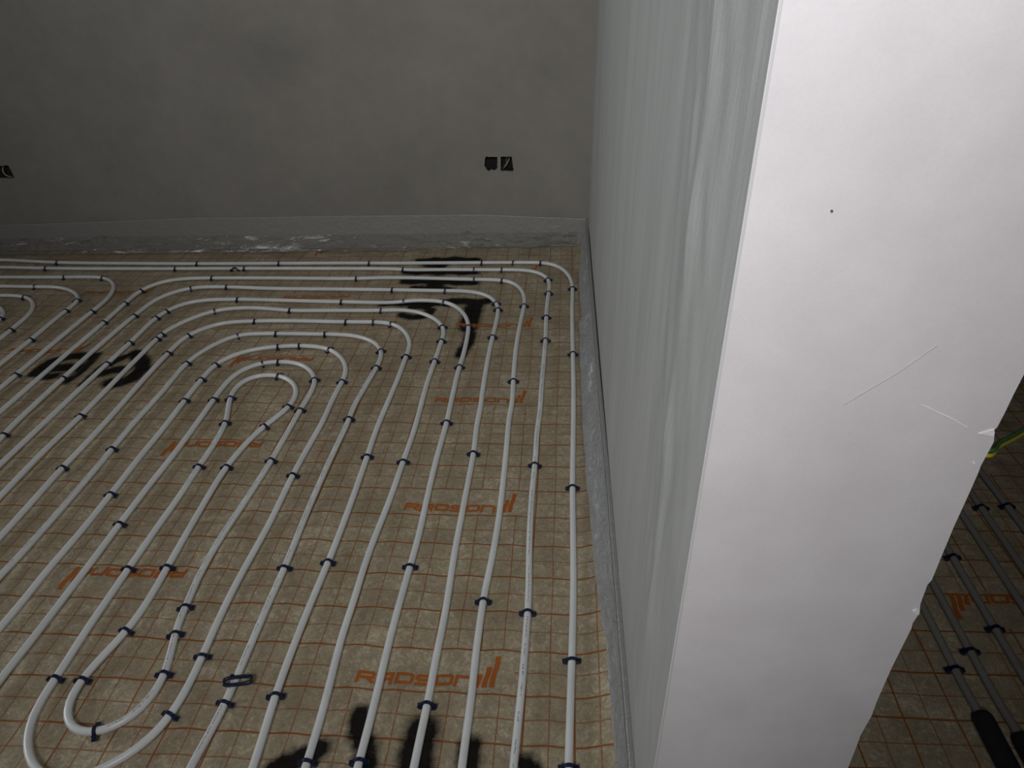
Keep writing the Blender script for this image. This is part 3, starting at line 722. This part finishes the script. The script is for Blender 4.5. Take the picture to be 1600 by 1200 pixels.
clips_on('p6', S(1, (1175, 573), (1055, 683))+S(2, (388, 487), (958, 492), (1130, 492), (1248, 498), (1340, 704))+S(4, (400, 360))+S(5, (1100, 288), (855, 948))+S(8, (528, 742)), 'the seventh pipe from right wall')
clips_on('p7', S(1, (1170, 745))+S(2, (285, 575), (520, 567), (825, 572), (1188, 667), (1158, 772), (985, 1092))+S(4, (710, 242))+S(5, (583, 983))+S(8, (213, 790)), 'the eighth pipe from right wall')
SP = 'spiral'
clips_on(SP, S(1, (1350, 755), (1260, 848), (1158, 978))+S(2, (535, 648), (665, 643), (860, 658), (942, 860))+S(4, (700, 525))+S(5, (635, 405)), 'the outer turn of the central loop', start='R')
clips_on(SP, S(1, (1335, 972))+S(2, (438, 750), (537, 742), (778, 845), (680, 1038))+S(4, (760, 710))+S(5, (500, 313)), 'the middle turn of the central loop')
clips_on(SP, S(2, (537, 826), (238, 964), (615, 1018), (455, 1140), (215, 1117))+S(4, (1252, 350), (1428, 355)), 'the innermost turn of the central loop', start='R')
clips_on(SP, S(4, (1050, 980))+S(7, (1165, 188), (1090, 358), (1045, 605), (805, 342), (516, 645)), 'the legs of the inner front loop', start='R')
clips_on(SP, S(4, (812, 990))+S(7, (360, 636), (1270, 495), (1080, 870)), 'the legs of the outer front loop', start='L')
clips_on('m0', S(1, (395, 212), (640, 214), (580, 423), (110, 818)), 'the outermost pipe at upper left')
clips_on('m1', S(1, (210, 272), (488, 352), (415, 418), (200, 599)), 'the second pipe at upper left')
clips_on('m2', S(1, (150, 333), (75, 538)), 'the third pipe at upper left')
clips_on('m3', S(1, (15, 465)), 'the pipe peeking in at photo left')
# bottom of the inner front loop: a clip turned across the bend, and stray clips
Psp = PATH['spiral'][0]; wq = unproj(*px(7, 590, 992), PZ)[:2]
ii = int(np.argmin(np.linalg.norm(Psp[:, :2]-wq, axis=1))); tt = Psp[ii+1]-Psp[ii-1]
put_clip(tuple(Psp[ii]), math.atan2(tt[1], tt[0])-math.pi/2+0.12, 'navy clip at the bottom bend of the inner front loop', 'navy pipe clips')

# open clip lying across the eighth pipe: a long flat ring of two bars
def ring_clip(c, center, hx, hy, rot, z, label):
    w = unproj(*px(c, *center), z); r = empty('loose_clip', (w[0], w[1], z)); r.rotation_euler = (0.0, 0, rot); tag(r, label, 'pipe clip', 'navy pipe clips')
    n = 40; V, Fc = [], []
    for k in range(n):
        a = 2*math.pi*k/n; ca, sa = math.cos(a), math.sin(a)
        e = 0.42
        x = hx*math.copysign(abs(ca)**0.7, ca); y = hy*math.copysign(abs(sa)**e, sa)
        for dx, dz in ((-1, -1), (1, -1), (1, 1), (-1, 1)):
            V.append((x*(1+dx*0.0022/hx), y*(1+dx*0.0022/hy), dz*0.0036))
    for k in range(n):
        for i in range(4): j = (i+1) % 4; m = (k+1) % n; Fc.append((k*4+i, m*4+i, m*4+j, k*4+j))
    o = mesh_obj('ring', V, Fc, M['clip'], r, True)
    for s, (x, y) in enumerate([(hx*0.95, hy*0.6), (-hx*0.45, hy*1.25)]):
        v, f = boxdata(x-0.0035, x+0.0035, y-0.002, y+0.002, -0.003, 0.006); mesh_obj('barb', v, f, M['clip'], r)
    return r
ring_clip(8, (285, 655), 0.0275, 0.0085, math.radians(9), 0.0232, 'stray navy clip lying open across the eighth pipe, near the front')
ww = unproj(*px(2, 268, 168), 0.008); 
rl = empty('loose_clip', (ww[0], ww[1], 0.011)); rl.rotation_euler = (math.radians(25), 0, 0.3); rl.scale = (1.15,)*3
tag(rl, 'stray navy clip lying beside the second pipe near the back wall', 'pipe clip', 'navy pipe clips')
link('arch', ARCH, rl); link('foot', FOOT_R, rl); link('foot', FOOT_L, rl)

# clips, foam sleeves and wires in the hall
hc = [(0, 0.878, 'nearest the pale wall, front one'), (1, 0.921, 'second from the pale wall, front one'), (2, 0.978, 'third from the pale wall, front one'),
      (3, 0.930, 'fourth from the pale wall, front one'), (2, 1.175, 'third from the pale wall, rear one'), (4, 1.344, 'fifth from the pale wall'), (5, 1.351, 'sixth from the pale wall'), (0, 0.735, 'nearest the pale wall, over the foam sleeve')]
for i, y, wh in hc:
    P = HP[i]; k = int(np.argmin(abs(P[:, 1]-y))); z = PZ
    if 'sleeve' in wh: continue
    put_clip((P[k][0], y, z), random.uniform(-0.1, 0.1), 'dim navy clip on hall pipe %s' % wh, 'navy pipe clips in the hall')
def sleeve(i, y1, label):
    P = HP[i]; ys = list(np.linspace(-0.6, y1-0.016, 30)); x = [float(np.interp(y, P[:, 1], P[:, 0])) for y in ys]
    rad = 0.0185; V, Fc = [], []; sides = 16
    prof = [(y, xx, rad) for y, xx in zip(ys, x)]+[(y1-0.008, x[-1], rad*0.95), (y1-0.002, x[-1], rad*0.75), (y1, x[-1], 0.0088)]
    for y, xx, r in prof:
        for k in range(sides):
            a = 2*math.pi*k/sides; V.append((xx+r*math.cos(a), y, 0.0222+r*math.sin(a)))
    for k in range(len(prof)-1):
        for j in range(sides): m = (j+1) % sides; Fc.append((k*sides+j, k*sides+m, (k+1)*sides+m, (k+1)*sides+j))
    Fc.append(tuple(range(sides)))
    tag(mesh_obj('foam_sleeve', V, Fc, M['foam'], None, True), label, 'pipe sleeve', 'black foam sleeves in the hall')
sleeve(0, 0.780, 'black foam sleeve with rounded end on hall pipe nearest the pale wall')
sleeve(1, 0.742, 'black foam sleeve beside the longer one at lower right corner')

def cable(name, pts, rad, mat, parent=None): return tube(name, smooth_path(pts, 0.006, 2), rad, mat, parent, 8)
pw = [onplane(1536, 712, 0, 0.385), onplane(1560, 698, 0, 0.43), onplane(1600, 676, 0, 0.52)]
d_ = pw[2]-pw[1]
ew = empty('earth_wire', tuple(pw[0])); tag(ew, 'yellow and green wire sticking out behind the chipped right edge of pale wall', 'wire')
for off, mt, nm in ((0.0, M['cable_yellow'], 'yellow_strand'), (0.0065, M['cable_green'], 'green_strand')):
    L = [np.array([XB-0.004, pw[0][1]+0.09, pw[0][2]-0.03+off])-pw[0], np.array([0, 0, off]), pw[1]-pw[0]+[0, 0, off], pw[2]-pw[0]+[0, 0, off*1.2], pw[2]-pw[0]+d_*1.6+[0, 0, 0.03+off]]
    cable(nm, L, 0.0022, mt, ew)
def wall_cable(pts, depth, name, label, r=0.003, grp=None):
    L = [onplane(a, b, 1, BY+d) for (a, b), d in zip(pts, depth)]
    tag(cable(name, L, r, M['cable_grey']), label, 'cable')
wall_cable(s16([(1060, 380), (1040, 470), (990, 580), (930, 650), (900, 720)]), [0.045, 0.025, 0.012, 0.012, 0.04], 'cable_tail', 'pale cable tail in the right socket box of the pair')
wall_cable(s16([(1000, 390), (970, 500), (1000, 570), (1050, 460), (1075, 385)]), [0.05, 0.03, 0.02, 0.03, 0.05], 'cable_tail', 'thin looped wire in right socket box of the pair', 0.0016)
wall_cable(s20([(120, 370), (80, 480), (110, 600), (200, 690), (300, 720), (430, 710)]), [0.04, 0.015, 0.01, 0.01, 0.015, 0.04], 'cable_tail', 'looped grey cable in socket box at the left photo edge')
